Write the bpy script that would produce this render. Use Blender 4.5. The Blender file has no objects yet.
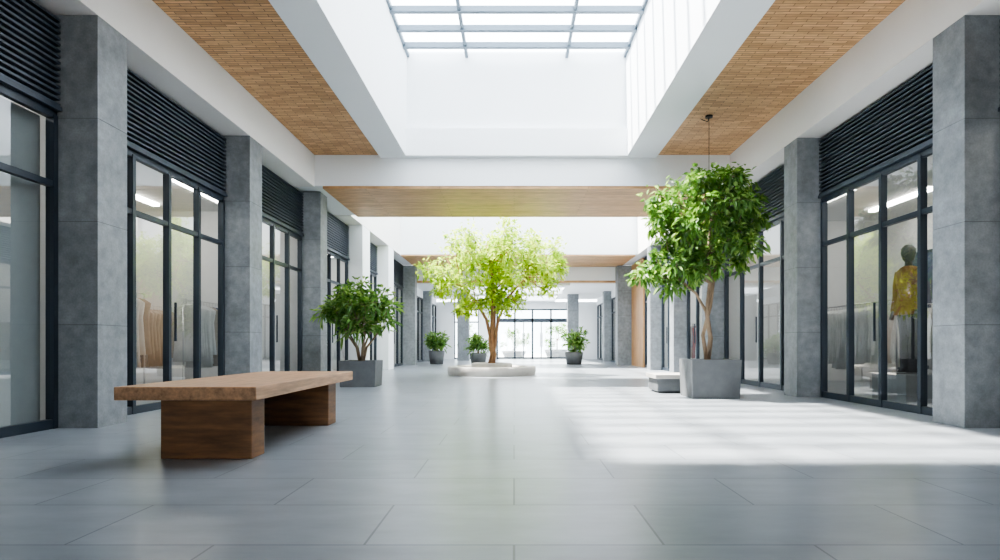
import bpy, math, random
from mathutils import Vector, Matrix
random.seed(7)
R = random.Random(11)

# ------------------------------------------------------------ materials
def newmat(name):
    m = bpy.data.materials.new(name); m.use_nodes = True
    nt = m.node_tree
    return m, nt, nt.nodes, nt.links, nt.nodes['Principled BSDF']

def simple(name, col, rough=0.5, metal=0.0, noise=0.0, nscale=6.0, bump=0.0, spec=0.5, stretch=(1,1,1)):
    m, nt, N, L, b = newmat(name)
    b.inputs['Roughness'].default_value = rough
    b.inputs['Metallic'].default_value = metal
    b.inputs['Specular IOR Level'].default_value = spec
    tc = N.new('ShaderNodeTexCoord'); mp = N.new('ShaderNodeMapping')
    mp.inputs['Scale'].default_value = stretch
    L.new(tc.outputs['Object'], mp.inputs['Vector'])
    nz = N.new('ShaderNodeTexNoise'); nz.inputs['Scale'].default_value = nscale
    nz.inputs['Detail'].default_value = 8; nz.inputs['Roughness'].default_value = 0.65
    L.new(mp.outputs[0], nz.inputs['Vector'])
    cr = N.new('ShaderNodeValToRGB')
    cr.color_ramp.elements[0].position = 0.3; cr.color_ramp.elements[1].position = 0.7
    cr.color_ramp.elements[0].color = tuple(c*(1-noise) for c in col)+(1,)
    cr.color_ramp.elements[1].color = tuple(min(1, c*(1+noise)) for c in col)+(1,)
    L.new(nz.outputs['Fac'], cr.inputs[0]); L.new(cr.outputs[0], b.inputs['Base Color'])
    if bump:
        bp = N.new('ShaderNodeBump'); bp.inputs['Strength'].default_value = bump
        bp.inputs['Distance'].default_value = 0.01
        L.new(nz.outputs['Fac'], bp.inputs['Height']); L.new(bp.outputs[0], b.inputs['Normal'])
    return m

def stonemat(name, col):
    m, nt, N, L, b = newmat(name)
    b.inputs['Roughness'].default_value = 0.55
    tc = N.new('ShaderNodeTexCoord')
    vals=[]
    for sc,amt in ((2.5,0.16),(10.0,0.14),(60.0,0.10)):
        nz = N.new('ShaderNodeTexNoise'); nz.inputs['Scale'].default_value = sc; nz.inputs['Detail'].default_value = 6
        L.new(tc.outputs['Object'], nz.inputs['Vector'])
        mr = N.new('ShaderNodeMapRange'); mr.inputs['From Min'].default_value=0.3; mr.inputs['From Max'].default_value=0.7
        mr.inputs['To Min'].default_value=1-amt; mr.inputs['To Max'].default_value=1+amt
        L.new(nz.outputs['Fac'], mr.inputs['Value']); vals.append((mr,nz))
    a=N.new('ShaderNodeMath'); a.operation='MULTIPLY'; L.new(vals[0][0].outputs[0],a.inputs[0]); L.new(vals[1][0].outputs[0],a.inputs[1])
    c=N.new('ShaderNodeMath'); c.operation='MULTIPLY'; L.new(a.outputs[0],c.inputs[0]); L.new(vals[2][0].outputs[0],c.inputs[1])
    mx=N.new('ShaderNodeMix'); mx.data_type='RGBA'; mx.blend_type='MULTIPLY'; mx.inputs[0].default_value=1
    mx.inputs[6].default_value=col+(1,); L.new(c.outputs[0],mx.inputs[7]); L.new(mx.outputs[2],b.inputs['Base Color'])
    bp=N.new('ShaderNodeBump'); bp.inputs['Strength'].default_value=0.15; bp.inputs['Distance'].default_value=0.005
    L.new(vals[2][1].outputs['Fac'],bp.inputs['Height']); L.new(bp.outputs[0],b.inputs['Normal'])
    return m

def brickmat(name, c1, c2, mortar, bw, rh, ms, rough, rot=(0,0,0), noise=0.15, nscale=3, nstretch=(1,1,1), bump=0.3, offset=0.5, spec=0.5):
    m, nt, N, L, b = newmat(name)
    tc = N.new('ShaderNodeTexCoord'); mp = N.new('ShaderNodeMapping')
    mp.inputs['Rotation'].default_value = rot
    L.new(tc.outputs['Object'], mp.inputs['Vector'])
    br = N.new('ShaderNodeTexBrick'); br.offset = offset
    br.inputs['Color1'].default_value = c1+(1,); br.inputs['Color2'].default_value = c2+(1,)
    br.inputs['Mortar'].default_value = mortar+(1,)
    br.inputs['Scale'].default_value = 1; br.inputs['Mortar Size'].default_value = ms
    br.inputs['Mortar Smooth'].default_value = 0.2
    br.inputs['Brick Width'].default_value = bw; br.inputs['Row Height'].default_value = rh
    L.new(mp.outputs[0], br.inputs['Vector'])
    mp2 = N.new('ShaderNodeMapping'); mp2.inputs['Scale'].default_value = nstretch
    L.new(tc.outputs['Object'], mp2.inputs['Vector'])
    nz = N.new('ShaderNodeTexNoise'); nz.inputs['Scale'].default_value = nscale
    nz.inputs['Detail'].default_value = 8; nz.inputs['Roughness'].default_value = 0.6
    L.new(mp2.outputs[0], nz.inputs['Vector'])
    mr = N.new('ShaderNodeMapRange')
    mr.inputs['From Min'].default_value = 0.25; mr.inputs['From Max'].default_value = 0.75
    mr.inputs['To Min'].default_value = 1-noise; mr.inputs['To Max'].default_value = 1+noise
    L.new(nz.outputs['Fac'], mr.inputs['Value'])
    mx = N.new('ShaderNodeMix'); mx.data_type = 'RGBA'; mx.blend_type = 'MULTIPLY'
    mx.inputs[0].default_value = 1
    L.new(br.outputs['Color'], mx.inputs[6]); L.new(mr.outputs[0], mx.inputs[7])
    L.new(mx.outputs[2], b.inputs['Base Color'])
    b.inputs['Roughness'].default_value = rough
    b.inputs['Specular IOR Level'].default_value = spec
    bp = N.new('ShaderNodeBump'); bp.inputs['Strength'].default_value = bump
    bp.inputs['Distance'].default_value = 0.004; bp.invert = True
    L.new(br.outputs['Fac'], bp.inputs['Height']); L.new(bp.outputs[0], b.inputs['Normal'])
    return m

def glassmat(name, tint=(0.93,0.97,0.97), f0=0.06):
    # thin-sheet glass: Schlick reflectance, same from either face
    m = bpy.data.materials.new(name); m.use_nodes = True
    nt = m.node_tree; N = nt.nodes; L = nt.links
    for n in list(N):
        if n.type == 'BSDF_PRINCIPLED': N.remove(n)
    out = [n for n in N if n.type == 'OUTPUT_MATERIAL'][0]
    tr = N.new('ShaderNodeBsdfTransparent'); tr.inputs[0].default_value = tint+(1,)
    gl = N.new('ShaderNodeBsdfGlossy'); gl.inputs['Roughness'].default_value = 0.01
    ge = N.new('ShaderNodeNewGeometry')
    dt = N.new('ShaderNodeVectorMath'); dt.operation = 'DOT_PRODUCT'
    L.new(ge.outputs['Incoming'], dt.inputs[0]); L.new(ge.outputs['Normal'], dt.inputs[1])
    def mt(op, a, b=None):
        n = N.new('ShaderNodeMath'); n.operation = op; n.use_clamp = (op!='POWER')
        for i,v in enumerate((a,b)):
            if v is None: continue
            if isinstance(v,(int,float)): n.inputs[i].default_value = v
            else: L.new(v, n.inputs[i])
        return n.outputs[0]
    ab = mt('ABSOLUTE', dt.outputs['Value'])
    iv = mt('SUBTRACT', 1.0, ab)
    pw = mt('POWER', iv, 5.0)
    sc = mt('MULTIPLY', pw, 1-f0)
    F = mt('ADD', sc, f0)
    mx = N.new('ShaderNodeMixShader')
    L.new(F, mx.inputs[0]); L.new(tr.outputs[0], mx.inputs[1]); L.new(gl.outputs[0], mx.inputs[2])
    L.new(mx.outputs[0], out.inputs[0])
    return m

def leafmat(name, col, trans, rough=0.4, tw=0.4):
    m = bpy.data.materials.new(name); m.use_nodes = True
    nt = m.node_tree; N = nt.nodes; L = nt.links; b = N['Principled BSDF']
    out = [n for n in N if n.type == 'OUTPUT_MATERIAL'][0]
    b.inputs['Roughness'].default_value = rough
    tc = N.new('ShaderNodeTexCoord'); nz = N.new('ShaderNodeTexNoise'); nz.inputs['Scale'].default_value = 3.5
    L.new(tc.outputs['Object'], nz.inputs['Vector'])
    cr = N.new('ShaderNodeValToRGB')
    cr.color_ramp.elements[0].position = 0.3; cr.color_ramp.elements[1].position = 0.7
    cr.color_ramp.elements[0].color = tuple(c*0.75 for c in col)+(1,)
    cr.color_ramp.elements[1].color = tuple(min(1,c*1.25) for c in col)+(1,)
    L.new(nz.outputs['Fac'], cr.inputs[0]); L.new(cr.outputs[0], b.inputs['Base Color'])
    t = N.new('ShaderNodeBsdfTranslucent'); t.inputs[0].default_value = trans+(1,)
    mx = N.new('ShaderNodeMixShader'); mx.inputs[0].default_value = tw
    L.new(b.outputs[0], mx.inputs[1]); L.new(t.outputs[0], mx.inputs[2]); L.new(mx.outputs[0], out.inputs[0])
    return m

def emit(name, col, s):
    m, nt, N, L, b = newmat(name)
    b.inputs['Base Color'].default_value = col+(1,)
    b.inputs['Emission Color'].default_value = col+(1,)
    b.inputs['Emission Strength'].default_value = s
    return m

M_floor = brickmat('floor_tile', (0.205,0.228,0.252), (0.245,0.268,0.292), (0.10,0.112,0.125), 1.2, 0.6, 0.0055, 0.28, noise=0.18, nscale=2.2, nstretch=(1,2.5,1), bump=0.15)
M_stone = stonemat('grey_stone', (0.215,0.232,0.250))
M_stonejoint = simple('stone_joint', (0.11,0.12,0.13), 0.8)
M_white = simple('white_plaster', (0.82,0.845,0.865), 0.65, noise=0.01, nscale=1.5)
M_whitew = simple('warm_white_plaster', (0.80,0.78,0.76), 0.7, noise=0.02, nscale=1.5)
M_woodceil = brickmat('wood_ceiling', (0.70,0.42,0.21), (0.46,0.26,0.12), (0.16,0.085,0.04), 0.30, 0.055, 0.005, 0.55, noise=0.30, nscale=6, nstretch=(1,8,1), bump=0.6)
M_woodsoff = brickmat('wood_soffit', (0.60,0.36,0.18), (0.48,0.275,0.13), (0.22,0.12,0.06), 3.0, 0.12, 0.004, 0.5, noise=0.40, nscale=3, nstretch=(1,9,1), bump=0.4)
M_frame = simple('dark_frame', (0.03,0.042,0.058), 0.4, metal=0.2, spec=0.5)
M_shut = simple('shutter_metal', (0.05,0.065,0.085), 0.45, metal=0.3)
M_glass = glassmat('shop_glass', (0.88,0.92,0.93), 0.24)
M_sky = glassmat('skylight_glass', (0.97,0.985,1.0), 0.03)
M_bar = simple('glazing_bar', (0.13,0.17,0.21), 0.4, metal=0.2)
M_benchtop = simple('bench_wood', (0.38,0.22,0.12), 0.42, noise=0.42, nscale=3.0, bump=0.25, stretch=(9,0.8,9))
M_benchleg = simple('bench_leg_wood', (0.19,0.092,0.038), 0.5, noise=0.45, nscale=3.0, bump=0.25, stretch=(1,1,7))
M_concrete = simple('grey_planter', (0.12,0.128,0.135), 0.7, noise=0.12, nscale=8, bump=0.1)
M_pale = simple('pale_stone', (0.46,0.44,0.41), 0.6, noise=0.08, nscale=5)
M_soil = simple('soil', (0.05,0.035,0.025), 0.95, noise=0.4, nscale=20, bump=1)
M_bark = simple('bark', (0.25,0.18,0.12), 0.85, noise=0.4, nscale=12, bump=0.8, stretch=(1,1,0.3))
M_bark2 = simple('bark_warm', (0.33,0.18,0.09), 0.85, noise=0.4, nscale=12, bump=0.8, stretch=(1,1,0.3))
M_shopwall = simple('shop_wall', (0.66,0.66,0.65), 0.8, noise=0.02)
M_shopfill = emit('shop_fill_glow', (1.0,0.95,0.88), 22.0)  # glow for strips added to brighten the shop interiors
M_blind = simple('window_blind', (0.40,0.43,0.43), 0.8, noise=0.02)
M_out = simple('outdoor_paving', (0.55,0.55,0.54), 0.8, noise=0.08)
M_black = simple('black_metal', (0.02,0.02,0.02), 0.4, metal=0.6)
M_chrome = simple('steel', (0.5,0.5,0.5), 0.3, metal=0.9)
M_mann = simple('mannequin_grey', (0.10,0.10,0.10), 0.4)
LG = [leafmat('leaf_dark',(0.065,0.15,0.035),(0.15,0.32,0.045),0.38,0.4), leafmat('leaf_mid',(0.11,0.23,0.055),(0.26,0.46,0.07),0.4,0.4), leafmat('leaf_light',(0.22,0.36,0.10),(0.42,0.60,0.13),0.42,0.45)]
LY = [leafmat('leaf_lime',(0.31,0.46,0.04),(0.53,0.73,0.05),0.55,0.42), leafmat('leaf_lime_light',(0.42,0.56,0.06),(0.68,0.82,0.08),0.55,0.42), leafmat('leaf_lime_dark',(0.16,0.28,0.025),(0.32,0.52,0.04),0.55,0.42)]
CL = [simple('cloth_'+n, c, 0.9, noise=0.1) for n,c in [('white',(0.6,0.59,0.56)),('beige',(0.38,0.32,0.26)),('black',(0.03,0.03,0.035)),('navy',(0.08,0.10,0.15)),('rust',(0.30,0.14,0.06)),('grey',(0.22,0.23,0.24)),('red',(0.30,0.07,0.06))]]

# ------------------------------------------------------------ mesh builder
class MB:
    def __init__(s): s.v=[]; s.f=[]; s.m=[]; s.sm=[]
    def box(s,x0,x1,y0,y1,z0,z1,mi=0):
        if x0>x1: x0,x1=x1,x0
        b=len(s.v)
        s.v += [(x0,y0,z0),(x1,y0,z0),(x1,y1,z0),(x0,y1,z0),(x0,y0,z1),(x1,y0,z1),(x1,y1,z1),(x0,y1,z1)]
        for q in [(0,3,2,1),(4,5,6,7),(0,1,5,4),(1,2,6,5),(2,3,7,6),(3,0,4,7)]:
            s.f.append(tuple(b+i for i in q)); s.m.append(mi); s.sm.append(False)
    def poly(s,pts,mi=0,sm=False):
        b=len(s.v); s.v+= [tuple(p) for p in pts]; s.f.append(tuple(range(b,b+len(pts)))); s.m.append(mi); s.sm.append(sm)
    def loft(s,rings,mi=0,sm=True,cap=True):
        n=len(rings[0]); b=len(s.v)
        for r in rings: s.v += [tuple(p) for p in r]
        for k in range(len(rings)-1):
            for i in range(n):
                j=(i+1)%n
                s.f.append((b+k*n+i,b+k*n+j,b+(k+1)*n+j,b+(k+1)*n+i)); s.m.append(mi); s.sm.append(sm)
        if cap:
            s.f.append(tuple(b+i for i in reversed(range(n)))); s.m.append(mi); s.sm.append(False)
            e=b+(len(rings)-1)*n
            s.f.append(tuple(e+i for i in range(n))); s.m.append(mi); s.sm.append(False)
    def cyl(s,cx,cy,z0,z1,r0,r1=None,n=24,mi=0):
        r1=r0 if r1 is None else r1
        s.loft([[(cx+r*math.cos(2*math.pi*i/n),cy+r*math.sin(2*math.pi*i/n),z) for i in range(n)] for r,z in((r0,z0),(r1,z1))],mi)
    def tube(s,pts,rad,n=7,mi=0):
        rings=[]
        for k,p in enumerate(pts):
            p=Vector(p)
            a=Vector(pts[max(0,k-1)]); c=Vector(pts[min(len(pts)-1,k+1)])
            d=(c-a).normalized() if (c-a).length>1e-6 else Vector((0,0,1))
            ref=Vector((0,1,0)) if abs(d.y)<0.9 else Vector((1,0,0))
            u=d.cross(ref).normalized(); w=d.cross(u)
            rings.append([p+(u*math.cos(2*math.pi*i/n)+w*math.sin(2*math.pi*i/n))*rad[k] for i in range(n)])
        s.loft(rings,mi)
    def build(s,name,mats,bevel=0,col=None):
        me=bpy.data.meshes.new(name); me.from_pydata(s.v,[],s.f)
        for m in mats: me.materials.append(m)
        me.polygons.foreach_set('material_index',s.m); me.polygons.foreach_set('use_smooth',s.sm)
        me.update()
        o=bpy.data.objects.new(name,me); bpy.context.scene.collection.objects.link(o)
        if bevel:
            bv=o.modifiers.new('bevel','BEVEL'); bv.width=bevel; bv.segments=2; bv.limit_method='ANGLE'
        return o

def ob(name,boxes,mats,bevel=0):
    m=MB()
    for b in boxes: m.box(*b)
    return m.build(name,mats,bevel)

# ------------------------------------------------------------ key dims
LX, RX = -4.01, 4.34          # column inner faces
LP, RP = -4.43, 4.74          # shopfront planes
YB, YE = -7.0, 34.0
ZC = 4.62; ZL = 3.98
Y1, Y2, Y3, Y4 = 12.06, 14.8, 21.2, 24.2
WL, WR = -2.15, 2.25
WLo, WRo = -2.68, 2.85
ZT = 6.6
YS = 4.5
ZF = 3.25

ob('floor',[(-8.6,8.9,YB-0.3,YE+0.3,-0.2,0)],[M_floor])
ob('ground_outside',[(-40,40,-40,70,-0.4,-0.21)],[M_out])

m=MB()
m.box(LX-0.4,WLo,YB,Y1,ZC,ZC+0.1); m.box(WRo,RX+0.4,YB,Y1,ZC,ZC+0.1)
m.build('ceiling',[M_woodceil])
m=MB()
m.box(WLo,WL,YB,Y1,ZC-0.06,ZT+0.1); m.box(WR,WRo,YB,Y1,ZC-0.06,ZT+0.1)
m.box(WL,WR,YB,YS,ZC-0.06,ZC+0.3)
m.box(WL,WR,YS-0.25,YS,ZC+0.3,ZT+0.1)
m.build('ceiling_beam',[M_white])
# unseen wall added behind the viewpoint to block light, with an open doorway
ob('wall_light_block',[(-8.2,-1.6,YB-0.3,YB,0,5.0),(1.6,8.5,YB-0.3,YB,0,5.0),(-1.6,1.6,YB-0.3,YB,2.6,5.0)],[M_whitew])
m=MB()
m.box(-5.2,5.4,Y1,Y2,ZL+0.02,ZT+0.1)
m.box(WL,WR,Y1-0.16,Y1,ZC-0.06,5.10)
m.build('trim_portal',[M_white])
ob('trim_portal_soffit',[(-3.85,4.2,Y1+0.02,Y2-0.02,ZL-0.03,ZL+0.02)],[M_woodsoff])
m=MB()
m.box(-5.2,5.4,Y3,Y4,ZL+0.02,ZT+0.1)
m.box(-4.01,4.34,Y4,Y4+0.4,3.4,ZT+0.1)
m.build('trim_far_portal',[M_white])
ob('trim_far_portal_soffit',[(-4.0,4.3,Y3+0.02,Y4-0.02,ZL-0.03,ZL+0.02)],[M_woodsoff])
ob('trim_far_lintel',[(-4.0,4.3,Y4+0.02,Y4+0.4,3.33,3.4)],[M_woodsoff])
m=MB()
m.box(-4.4,-2.2,Y4+0.4,YE+0.3,ZF+0.15,ZF+0.3); m.box(2.3,4.7,Y4+0.4,YE+0.3,ZF+0.15,ZF+0.3)
for a,b in((Y4+0.4,25.6),(28.6,30.0),(33.0,YE+0.3)): m.box(-2.2,2.3,a,b,ZF+0.0,ZF+0.3)  # open gaps between strips added to brighten the far end
m.build('ceiling_far',[M_white])

for side,x0,x1 in (('left',LX,LP-0.35),('right',RX,RP+0.35)):
    m=MB()
    m.box(x0,x1,YB,Y1,ZL+0.0,ZC-0.001)
    m.box(x0,x1,Y2,Y3,ZL+0.0,ZT+0.1)
    m.build('wall_bulkhead_'+side,[M_whitew])

def skylight(name,x0,x1,y0,y1,z,longs,ys):
    m=MB()
    for y in ys:
        m.box(x0,x1,y-0.045,y+0.045,z-0.05,z+0.05)
    for x in longs: m.box(x-0.03,x+0.03,y0,y1,z-0.03,z+0.055)
    m.box(x0,x0+0.05,y0,y1,z-0.02,z+0.055); m.box(x1-0.05,x1,y0,y1,z-0.02,z+0.055)
    m.poly([(x0,y0,z+0.06),(x1,y0,z+0.06),(x1,y1,z+0.06),(x0,y1,z+0.06)],1)
    m.build(name,[M_bar,M_sky])
skylight('skylight',WL,WR,YS,Y1,ZT,[-0.95,1.06],[11.62-0.62*i for i in range(12)])
skylight('skylight',LX,RX,Y2,Y3,ZT,[-2.4,-0.8,0.8,2.4],[16.3,17.9,19.5])

def column(x0,x1,y0,y1,h,mat=None):
    m=MB(); n=4; t=h/n
    m.box(x0+0.004,x1-0.004,y0+0.004,y1-0.004,0,h,1)
    for i in range(n):
        m.box(x0,x1,y0,y1,i*t+(0.003 if i else 0),(i+1)*t-0.003,0)
    m.build('stone_column',[mat or M_stone,M_stonejoint])
CW=0.44
Lc=[-4.2,-0.88,2.45,5.78,9.11,12.44]; Lp=[15.9,19.2]
Rc=[-4.4,-1.06,2.36,5.78,9.2,13.4,16.3,19.1]
for y in Lc: column(LP-0.01,LX,y,y+CW,ZL)
for y in Rc: column(RX,RP+0.01,y,y+CW,ZL)
column(LP-0.01,LX+0.1,23.7,24.2,ZL-0.04); column(RX-0.25,RP+0.01,23.7,24.2,ZL-0.04)
column(LP-0.01,LX,28.9,29.4,ZF+0.15); column(RX,RP+0.01,28.9,29.4,ZF+0.15)
for y in Lp: ob('white_pier',[(LP-0.05,LX,y,y+0.8,0,ZL-0.002)],[M_white],0.01)

def bay(sgn,y0,y1,n=4,blind=False,shut=True):
    P = LP if sgn<0 else RP
    m=MB()
    d=0.06
    xa,xb=P-d/2,P+d/2
    m.box(xa,xb,y0,y1,0,0.09); m.box(xa,xb,y0,y1,2.97,3.04)
    m.box(xa,xb,y0,y1,2.31,2.37)
    w=(y1-y0)/n
    for i in range(n+1):
        y=y0+i*w; hw=0.055 if i in(0,n) else 0.028
        m.box(xa-0.01,xb+0.01,max(y0,y-hw),min(y1,y+hw),0.0,3.0)
    for i in range(n):
        ya,yb=y0+i*w+0.02,y0+(i+1)*w-0.02
        m.poly([(P,ya,0.09),(P,yb,0.09),(P,yb,2.32),(P,ya,2.32)],1)
        m.poly([(P,ya,2.36),(P,yb,2.36),(P,yb,2.98),(P,ya,2.98)],1)
    m.box(P-sgn*0.05-0.012,P-sgn*0.05+0.012,y0+2*w+0.09,y0+2*w+0.11,0.85,1.35)
    m.build('shopfront_window',[M_frame,M_glass])
    if shut:
        m=MB(); a=P-sgn*0.07
        m.box(P-sgn*0.0,P+sgn*0.09,y0,y1,3.05,ZL-0.005)
        ns=15; h=(3.95-3.08)/ns
        for i in range(ns):
            z=3.085+i*h
            b=len(m.v)
            xo=a; xi=P-sgn*0.0
            pr=[(xi,z),(xo,z+0.006),(xo,z+0.028),(xi,z+h*0.92)]
            for yy in (y0+0.01,y1-0.01):
                for (x,zz) in pr: m.v.append((x,yy,zz))
            for q in [(0,1,5,4),(1,2,6,5),(2,3,7,6),(3,0,4,7),(3,2,1,0),(4,5,6,7)]:
                m.f.append(tuple(b+k for k in q)); m.m.append(0); m.sm.append(False)
        m.box(P-sgn*0.0,a-sgn*0.01,y0,y1,3.045,3.085)
        m.build('louvred_shutter',[M_shut])
    else:
        ob('trim_shopfront_header',[(P-0.05,P+0.05,y0,y1,3.05,ZF+0.15)],[M_white])
    if blind:
        ob('window_blind',[(P+sgn*0.12,P+sgn*0.14,y0+0.02,y1-0.02,0.02,3.0)],[M_blind])

def shops(sgn,ys,side):
    P = LP if sgn<0 else RP
    B = P+sgn*3.6
    m=MB()
    m.box(B,B+sgn*0.15,YB,YE,0,3.6)
    m.box(P+sgn*0.10,B,YB,YE,3.6,3.75)
    m.box(P+sgn*0.10,P+sgn*0.2,YB,YE,3.06,4.0)
    for y in ys: m.box(P+sgn*0.06,B,y+0.14,y+0.30,0,3.6)
    m.box(P+sgn*0.06,B,YE-0.4,YE,0,3.6)
    m.build('wall_'+side,[M_shopwall])

Lb=[(YB,Lc[0])]+[(Lc[i]+CW,Lc[i+1]) for i in range(5)]+[(Lc[5]+CW,Lp[0]),(Lp[0]+.8,Lp[1]),(Lp[1]+.8,23.7),(24.2,28.9),(29.4,33.9)]
Rb=[(YB,Rc[0])]+[(Rc[i]+CW,Rc[i+1]) for i in range(7)]+[(Rc[7]+CW,21.6),(24.2,28.9),(29.4,33.9)]
for i,(a,b) in enumerate(Lb): bay(-1,a,b,4,blind=(i==3),shut=a<24)
for i,(a,b) in enumerate(Rb): bay(1,a,b,4 if b-a>2.6 else 3,shut=a<24)
shops(-1,[5.78,12.44,19.4,23.8,28.95],'left'); shops(1,[5.78,13.4,21.6,23.8,28.95],'right')
ob('wood_wall_panel',[(RP-0.1,RP+0.05,21.62,23.68,0,ZL-0.04)],[simple('wood_panel',(0.5,0.28,0.13),0.5,noise=0.25,nscale=3,stretch=(5,5,0.6))])
for sgn,bays in((-1,Lb),(1,Rb)):
    P = LP if sgn<0 else RP
    for (a,b) in bays[3:]:
        x0=P+sgn*1.2; c=(a+b)/2; x1=P+sgn*2.6
        ob('shop_fill_strip',[(x0,x0+sgn*0.12,c-0.9,c+0.9,3.55,3.6),(x1,x1+sgn*0.12,c-0.9,c+0.9,3.55,3.6)],[M_shopfill])  # emissive strips added in each shop as fill light

def garment(m,cx,cy,top,L,w,mi,ax='x',t=0.05):
    n=12
    rings=[]
    prof=[(0.0,0.10,0.3),(0.03,0.55,0.8),(0.10,0.95,1.0),(0.35,0.80,1.1),(0.7,0.9,1.2),(1.0,1.0,1.5)]
    ph=R.random()*6
    for (k,ws,ts) in prof:
        z=top-k*L; r=[]
        for i in range(n):
            a=2*math.pi*i/n
            u=math.cos(a)*w/2*ws; v=math.sin(a)*t/2*ts*(1+0.35*k*math.sin(3*a+ph))
            r.append((cx+u,cy+v,z) if ax=='x' else (cx+v,cy+u,z))
        rings.append(r)
    m.loft(list(reversed(rings)),mi)
    m.tube([(cx,cy,top-0.01),(cx,cy,top+0.05),(cx+0.015,cy,top+0.08)],[0.004]*3,5,7)
def rack(x,y0,y1,h=1.55,cols=(0,1,5,0,5,3)):
    m=MB()
    m.tube([(x,y0,0.02),(x,y0,h),(x,y1,h),(x,y1,0.02)],[0.015]*4,8,7)
    for y in(y0,y1): m.box(x-0.25,x+0.25,y-0.02,y+0.02,0,0.035,7)
    y=y0+0.1
    c=R.choice(cols)
    while y<y1-0.08:
        if R.random()<0.35: c=R.choice(cols)
        garment(m,x,y,h-0.07,R.uniform(0.75,1.15),R.uniform(0.40,0.48),c,'x',0.06)
        y+=R.uniform(0.07,0.12)
    m.build('clothes_rack',CL+[M_chrome])
def mannequin(x,y,c1,c2,z0=0.0):
    m=MB(); n=16
    def ring(cx,cy,z,a,b): return [(cx+a*math.cos(2*math.pi*i/n),cy+b*math.sin(2*math.pi*i/n),z) for i in range(n)]
    m.cyl(x,y,0,0.02,0.2,mi=8)
    for s in(-1,1):
        m.loft([ring(x,y+s*0.09,0.02,0.10,0.045),ring(x-0.0,y+s*0.09,0.09,0.05,0.045),ring(x,y+s*0.09,0.35,0.062,0.06),ring(x,y+s*0.09,0.5,0.06,0.055),ring(x,y+s*0.09,0.9,0.09,0.085)],c2)
    m.loft([ring(x,y,0.82,0.17,0.21),ring(x,y,0.9,0.15,0.20),ring(x,y,1.1,0.115,0.155),ring(x,y,1.3,0.135,0.19),ring(x,y,1.42,0.12,0.215),ring(x,y,1.48,0.08,0.13),ring(x,y,1.5,0.055,0.06)],c1)
    m.loft([ring(x,y,1.48,0.05,0.05),ring(x,y,1.57,0.045,0.045)],8)
    m.loft([ring(x,y,1.55,0.04,0.04),ring(x,y,1.59,0.075,0.06),ring(x,y,1.67,0.10,0.077),ring(x,y,1.74,0.095,0.075),ring(x,y,1.79,0.05,0.04)],8)
    for s in(-1,1):
        m.tube([(x,y+s*0.20,1.43),(x,y+s*0.26,1.25),(x,y+s*0.27,1.08),(x-0.05,y+s*0.26,0.88)],[0.055,0.05,0.045,0.035],10,c1)
        m.tube([(x-0.05,y+s*0.26,0.88),(x-0.08,y+s*0.255,0.76)],[0.025,0.03],8,8)
    if z0:
        m.v=[(a,b,c+z0) for a,b,c in m.v]
        m.box(x-0.28,x+0.28,y-0.38,y+0.38,0,z0,5)
    m.build('mannequin',CL+[M_chrome,M_mann])
for (a,b) in Lb[4:8]:
    rack(LP-1.0,a+0.3,b-0.3); rack(LP-2.5,a+0.3,b-0.3)
for (a,b) in Rb[4:9]:
    rack(RP+1.6,a+0.3,b-0.3,cols=(0,1,5,3,0,4,6))
    if b-a>2.5: rack(RP+2.8,a+0.4,b-0.4)
mannequin(RP+0.75,8.35,4,2,0.4); mannequin(RP+0.65,11.2,3,2)
for (x,y,c) in ((RP+3.55,8.6,4),(RP+3.55,11.9,3),(LP-3.55,9.5,1)):
    s=1 if x>0 else -1
    m=MB(); m.box(x-s*0.04,x,y-0.7,y+0.7,1.2,2.7,0); m.box(x-s*0.05,x-s*0.04,y-0.64,y+0.64,1.26,2.64,1)
    m.build('wall_poster',[M_frame,CL[c]])

# ------------------------------------------------------------ far end wall
m=MB()
m.box(-6.5,-3.4,YE,YE+0.3,0,3.25,0); m.box(3.15,6.7,YE,YE+0.3,0,3.25,0)
m.box(-3.4,3.15,YE,YE+0.3,2.85,3.25,0)
m.box(-2.0,-1.0,YE,YE+0.3,0,2.85,0)
m.build('wall_back',[M_white])
m=MB()
for x in (-3.37,-2.7,-2.03): m.box(x-0.03,x+0.03,YE+0.1,YE+0.18,0,2.85,0)
for z in (0.04,2.1,2.81): m.box(-3.4,-2.0,YE+0.1,YE+0.18,z-0.04,z+0.04,0)
m.poly([(-3.4,YE+.14,0),(-2.0,YE+.14,0),(-2.0,YE+.14,2.8),(-3.4,YE+.14,2.8)],1)
m.build('window_1',[M_frame,M_glass])
m=MB()
for x in (-0.95,0.05,1.05,2.1,3.1): m.box(x-0.05,x+0.05,YE+0.08,YE+0.2,0,2.85,0)
for z,t in ((0.06,.05),(2.2,.11),(2.81,.04)): m.box(-0.98,3.13,YE+0.08,YE+0.2,z-t,z+t,0)
m.poly([(-1,YE+.14,0),(3.1,YE+.14,0),(3.1,YE+.14,2.8),(-1,YE+.14,2.8)],1)
for x in(0.55,1.55): m.box(x-0.025,x+0.025,YE+0.1,YE+0.18,0,2.1,0)
for x in(0.49,0.61,1.49,1.61): m.box(x-0.015,x+0.015,YE+0.04,YE+0.07,0.7,1.5,0)
m.build('door_1',[M_frame,M_glass])
column(-2.9,-2.3,30.6,31.2,ZF+0.15); column(2.75,3.3,30.6,31.2,ZF+0.15)

# ------------------------------------------------------------ bench
m=MB()
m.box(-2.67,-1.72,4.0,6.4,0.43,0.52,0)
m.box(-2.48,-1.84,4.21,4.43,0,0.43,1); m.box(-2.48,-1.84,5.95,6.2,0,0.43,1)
m.build('wooden_bench',[M_benchtop,M_benchleg],0.006)

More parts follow.
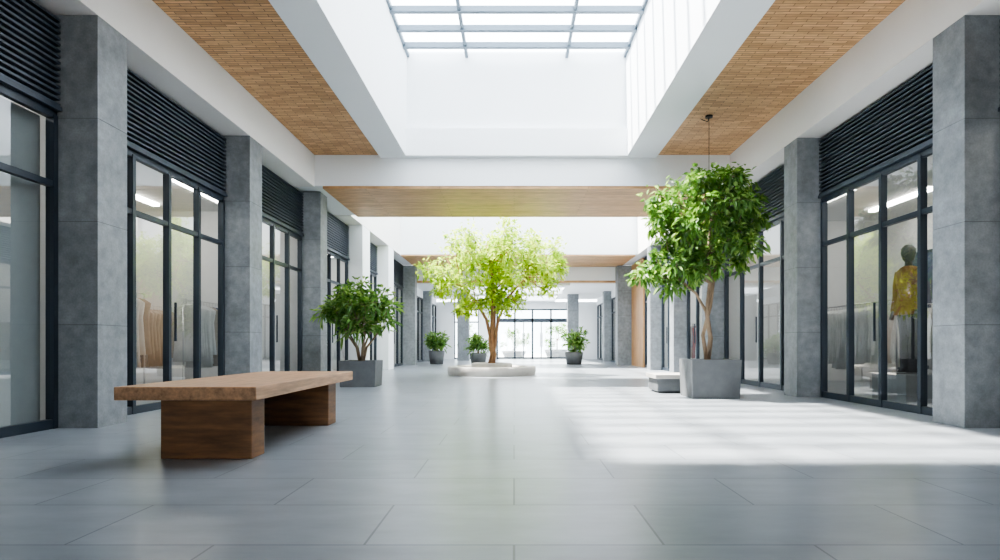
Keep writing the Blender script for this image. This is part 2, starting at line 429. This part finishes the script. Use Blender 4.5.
# ------------------------------------------------------------ plants
def leaf(m,p,d,up,L,W,mi,droop=0.15):
    d=d.normalized(); s=d.cross(up)
    if s.length<1e-3: s=Vector((1,0,0))
    s.normalize(); nrm=s.cross(d)
    q=[p, p+d*L*.3+s*W*.45+nrm*W*.15, p+d*L*.68+s*W*.40+nrm*W*.10-Vector((0,0,droop*L*.4)), p+d*L-Vector((0,0,droop*L)), p+d*L*.68-s*W*.40+nrm*W*.10-Vector((0,0,droop*L*.4)), p+d*L*.3-s*W*.45+nrm*W*.15]
    b=len(m.v); m.v+=[tuple(x) for x in q]
    m.f+=[(b,b+1,b+2,b+3),(b,b+3,b+4,b+5)]; m.m+=[mi,mi]; m.sm+=[False,False]
def rv(rr):
    while True:
        v=Vector((rr.uniform(-1,1),rr.uniform(-1,1),rr.uniform(-1,1)))
        if 0.05<v.length<1: return v
def curve(a,b,rr,n=5,w=0.12,lift=0.0):
    pts=[]
    L=(b-a).length
    o=[rv(rr)*w*L for _ in range(n+1)]
    for i in range(n+1):
        t=i/n; p=a.lerp(b,t); p=p+o[i]*(math.sin(math.pi*t)) ; p.z+=lift*L*math.sin(math.pi*t)
        pts.append(p)
    return pts
def foliage(m,rr,forks,clumps,nl,L,W,lm,r0,droop,upb=0.3,barkmi=0):
    for (c,r) in clumps:
        c=Vector(c)
        f=min(forks,key=lambda q:(Vector(q)-c).length+ rr.random()*0.3)
        f=Vector(f)
        pts=curve(f,c,rr,5,0.08,-0.05)
        m.tube(pts,[r0*(1-0.8*i/5) for i in range(6)],6,barkmi)
        tw=[]
        for k in range(6):
            e=c+rv(rr).normalized()*r*0.9*rr.uniform(.6,1)
            m.tube([c,c.lerp(e,.5)+rv(rr)*0.05*r,e],[r0*.25,r0*.15,r0*.08],4,barkmi)
            tw.append(e)
        for k in range(nl):
            if rr.random()<0.65:
                e=rr.choice(tw); p=c.lerp(e,rr.uniform(.3,1.1))+rv(rr)*r*0.25
            else:
                p=c+rv(rr).normalized()*r*(rr.random()**0.5)
            d=(p-c).normalized()*0.7+rv(rr)*0.9+Vector((0,0,upb))
            leaf(m,p,d,Vector((rr.uniform(-.4,.4),rr.uniform(-.4,.4),1)),L*rr.uniform(.6,1.2),W*rr.uniform(.7,1.15),lm+rr.choice([0,0,1,1,2]),droop*rr.uniform(0.3,1.4))

def clumpset(rr,c,rad,n,r,hollow=0.45):
    out=[];tries=0
    while len(out)<n and tries<5000:
        tries+=1
        v=rv(rr)
        if v.length<hollow: continue
        p=Vector((c[0]+v.x*rad[0],c[1]+v.y*rad[1],c[2]+v.z*rad[2]))
        if all((p-q[0]).length>r*0.75 for q in out): out.append((p,r*rr.uniform(.75,1.2)))
    return out

rr=random.Random(5)
TX,TY=-0.60,16.2
m=MB(); n=48
def circ(r,z): return [(TX+r*math.cos(2*math.pi*i/n),TY+r*math.sin(2*math.pi*i/n),z) for i in range(n)]
m.loft([circ(1.17,0),circ(1.19,0.10),circ(1.19,0.20),circ(1.16,0.23),circ(0.98,0.23),circ(0.97,0.16)],3,cap=False)
m.loft([circ(0.55,0.14),circ(0.55,0.30),circ(0.50,0.32),circ(0.44,0.32),circ(0.44,0.26)],3,cap=False)
m.poly(circ(1.0,0.17),4); m.poly(circ(0.46,0.28),5)
tr=[Vector((TX-.02,TY,0.2)),Vector((TX+.04,TY,0.55)),Vector((TX-.02,TY+.02,0.95)),Vector((TX+.03,TY,1.35)),Vector((TX+.05,TY,1.75)),Vector((TX+.02,TY,2.3)),Vector((TX,TY,3.0))]
m.tube(tr,[0.11,0.085,0.08,0.075,0.065,0.045,0.03],10,6)
m.tube([tr[1],Vector((TX+.10,TY,1.0)),Vector((TX+.18,TY,1.5)),Vector((TX+.45,TY,2.1)),Vector((TX+.9,TY,2.6))],[0.055,0.05,0.04,0.03,0.02],8,6)
m.tube([tr[2],Vector((TX-.15,TY,1.5)),Vector((TX-.45,TY,2.0)),Vector((TX-.95,TY,2.5))],[0.05,0.04,0.03,0.02],8,6)
forks=[tr[3],tr[4],tr[5],tr[6],(TX+.18,TY,1.5),(TX+.45,TY,2.1),(TX+.9,TY,2.6),(TX-.45,TY,2.0),(TX-.95,TY,2.5)]
cl=clumpset(rr,(TX+.02,TY,3.04),(1.78,1.3,0.98),48,0.42,0.3)
cl+=[(Vector((TX+rr.uniform(-1,1)*0.75,TY+rr.uniform(-.5,.5),rr.uniform(1.75,2.1))),0.28) for _ in range(7)]
cl+=[(Vector((TX+1.75,TY,3.0)),.3),(Vector((TX-1.75,TY,2.85)),.3),(Vector((TX-1.4,TY,2.3)),.3),(Vector((TX+1.5,TY,2.3)),.3)]
foliage(m,rr,forks,cl,165,0.125,0.068,0,0.024,0.25,0.1,6)
m.build('tree_in_round_planter',LY+[M_pale,M_pale,M_soil,M_bark2])

def squarepot(m,x0,x1,y0,y1,h,mi,soil,rim=0.05,tap=0.02):
    def rg(ins,z): return [(x0+ins,y0+ins,z),(x1-ins,y0+ins,z),(x1-ins,y1-ins,z),(x0+ins,y1-ins,z)]
    m.loft([rg(tap,0),rg(0,h),rg(rim,h),rg(rim,h-0.07)],mi,sm=False,cap=False)
    m.poly(rg(rim,h-0.06),soil); m.poly(list(reversed(rg(tap,0))),mi)

rr=random.Random(9)
m=MB(); squarepot(m,2.64,3.38,8.9,9.6,0.58,3,4)
bx,by=3.0,9.25
tr=[Vector((bx-.02,by,0.5)),Vector((bx+.03,by,0.9)),Vector((bx-.03,by,1.3)),Vector((bx+.02,by,1.75)),Vector((bx-.02,by,2.2)),Vector((bx+.05,by,2.7))]
m.tube(tr,[0.045,0.038,0.034,0.032,0.028,0.02],8,5)
m.tube([tr[0],Vector((bx-.08,by+.03,0.95)),Vector((bx+.04,by+.04,1.4)),Vector((bx+.1,by+.02,1.95)),Vector((bx+.25,by,2.4))],[0.035,0.03,0.028,0.025,0.02],8,5)
m.tube([tr[2],Vector((bx-.2,by,1.6)),Vector((bx-.5,by,1.85))],[0.025,0.02,0.015],7,5)
forks=[tr[3],tr[4],tr[5],(bx+.1,by+.02,1.95),(bx+.25,by,2.4),(bx-.5,by,1.85)]
cl=clumpset(rr,(bx+.04,by,2.80),(0.92,0.76,0.70),48,0.26,0.25)
cl+=clumpset(rr,(bx-.60,by,1.95),(0.42,0.4,0.28),10,0.22,0.0)
cl+=[(Vector((bx+.1,by-.1,2.0)),.18),(Vector((bx-.25,by-.1,2.0)),.2),(Vector((bx+.45,by,2.1)),.2)]
foliage(m,rr,forks,cl,115,0.115,0.06,0,0.014,0.45,-0.05,5)
m.build('potted_ficus_tree',LG+[M_concrete,M_soil,M_bark])

rr=random.Random(21)
m=MB(); squarepot(m,-3.32,-2.62,11.35,12.0,0.5,3,4)
bx,by=-2.97,11.68
for k in range(5):
    a=k*1.3; e=Vector((bx+.3*math.cos(a),by+.3*math.sin(a),1.0))
    m.tube([Vector((bx+.03*math.cos(a),by+.03*math.sin(a),0.43)),Vector((bx+.1*math.cos(a),by+.1*math.sin(a),0.75)),e],[.03,.025,.015],7,5)
forks=[(bx+.3*math.cos(k*1.3),by+.3*math.sin(k*1.3),1.0) for k in range(5)]+[(bx,by,.8)]
cl=clumpset(rr,(bx-.06,by,1.5),(0.74,0.55,0.52),32,0.22,0.2)
foliage(m,rr,forks,cl,50,0.17,0.062,0,0.013,0.5,0.3,5)
m.build('potted_bush',LG+[M_concrete,M_soil,M_bark])

def farplant(x,y,s,h,pot,seed):
    rr=random.Random(seed); m=MB()
    m.cyl(x,y,0,pot,s*.36,s*.46,20,3); m.cyl(x,y,pot,pot+.01,s*.40,s*.40,20,4)
    m.tube([(x,y,pot),(x,y,pot+h*.35)],[.04,.03],7,5)
    foliage(m,rr,[(x,y,pot+h*.3)],clumpset(rr,(x,y,pot+h*.5),(s*.5,s*.5,h*.42),14,0.25,0),45,0.2,0.08,0,0.012,0.4,0.4,5)
    m.build('potted_plant',LG+[M_concrete,M_soil,M_bark])
farplant(-3.25,25.2,0.75,0.85,0.55,1); farplant(-1.5,25.2,0.8,0.7,0.45,2); farplant(2.5,25.0,0.85,1.1,0.5,3)
farplant(-2.8,37.5,1.6,1.6,0.5,4); farplant(0.0,40,1.8,1.6,0.4,5); farplant(2.8,39,1.8,2.0,0.5,6)

m=MB(); m.box(2.38,3.2,9.95,10.6,0.03,0.24,0); m.box(2.34,3.24,9.9,10.65,0.24,0.31,1); m.box(2.42,3.16,10.0,10.55,0,0.03,0)
m.build('low_stone_seat',[M_concrete,M_pale],0.004)

m=MB(); px,py=3.25,10.0
m.cyl(px,py,ZC-0.03,ZC,0.06,mi=0); m.tube([(px,py,ZC-0.03),(px-.02,py,ZC-0.10),(px-.13,py,ZC-0.06)],[.008]*3,6,0)
m.tube([(px,py,ZC-0.03),(px,py,3.55)],[0.005,0.005],6,0)
m.loft([[(px+r*math.cos(2*math.pi*i/20),py+r*math.sin(2*math.pi*i/20),z) for i in range(20)] for r,z in ((0.13,3.38),(0.11,3.46),(0.05,3.53),(0.015,3.56))],0)
m.build('pendant_lamp',[M_black])

# ------------------------------------------------------------ light
w=bpy.data.worlds.new('sky'); bpy.context.scene.world=w; w.use_nodes=True
bg=w.node_tree.nodes['Background']
bg.inputs[0].default_value=(0.88,0.94,1.0,1); bg.inputs[1].default_value=7.0
sd=bpy.data.lights.new('sun','SUN'); sd.energy=26; sd.angle=math.radians(3); sd.color=(1,0.94,0.86)
so=bpy.data.objects.new('sun',sd); bpy.context.scene.collection.objects.link(so)
so.rotation_euler=Vector((0.42,-0.10,-1)).to_track_quat('-Z','Y').to_euler()
so.location=(-5,10,14)

cd=bpy.data.cameras.new('camera'); cam=bpy.data.objects.new('camera',cd); bpy.context.scene.collection.objects.link(cam)
cam.location=(0,0,0.8); cam.rotation_euler=(math.radians(90),0,0)
cd.lens=21.6; cd.sensor_width=36; cd.shift_x=-0.014; cd.shift_y=0.065
cd.clip_end=200
bpy.context.scene.camera=cam
vs=bpy.context.scene.view_settings
vs.view_transform='AgX'
try: vs.look='AgX - Medium High Contrast'
except Exception as e: print(e)
vs.exposure=0.6
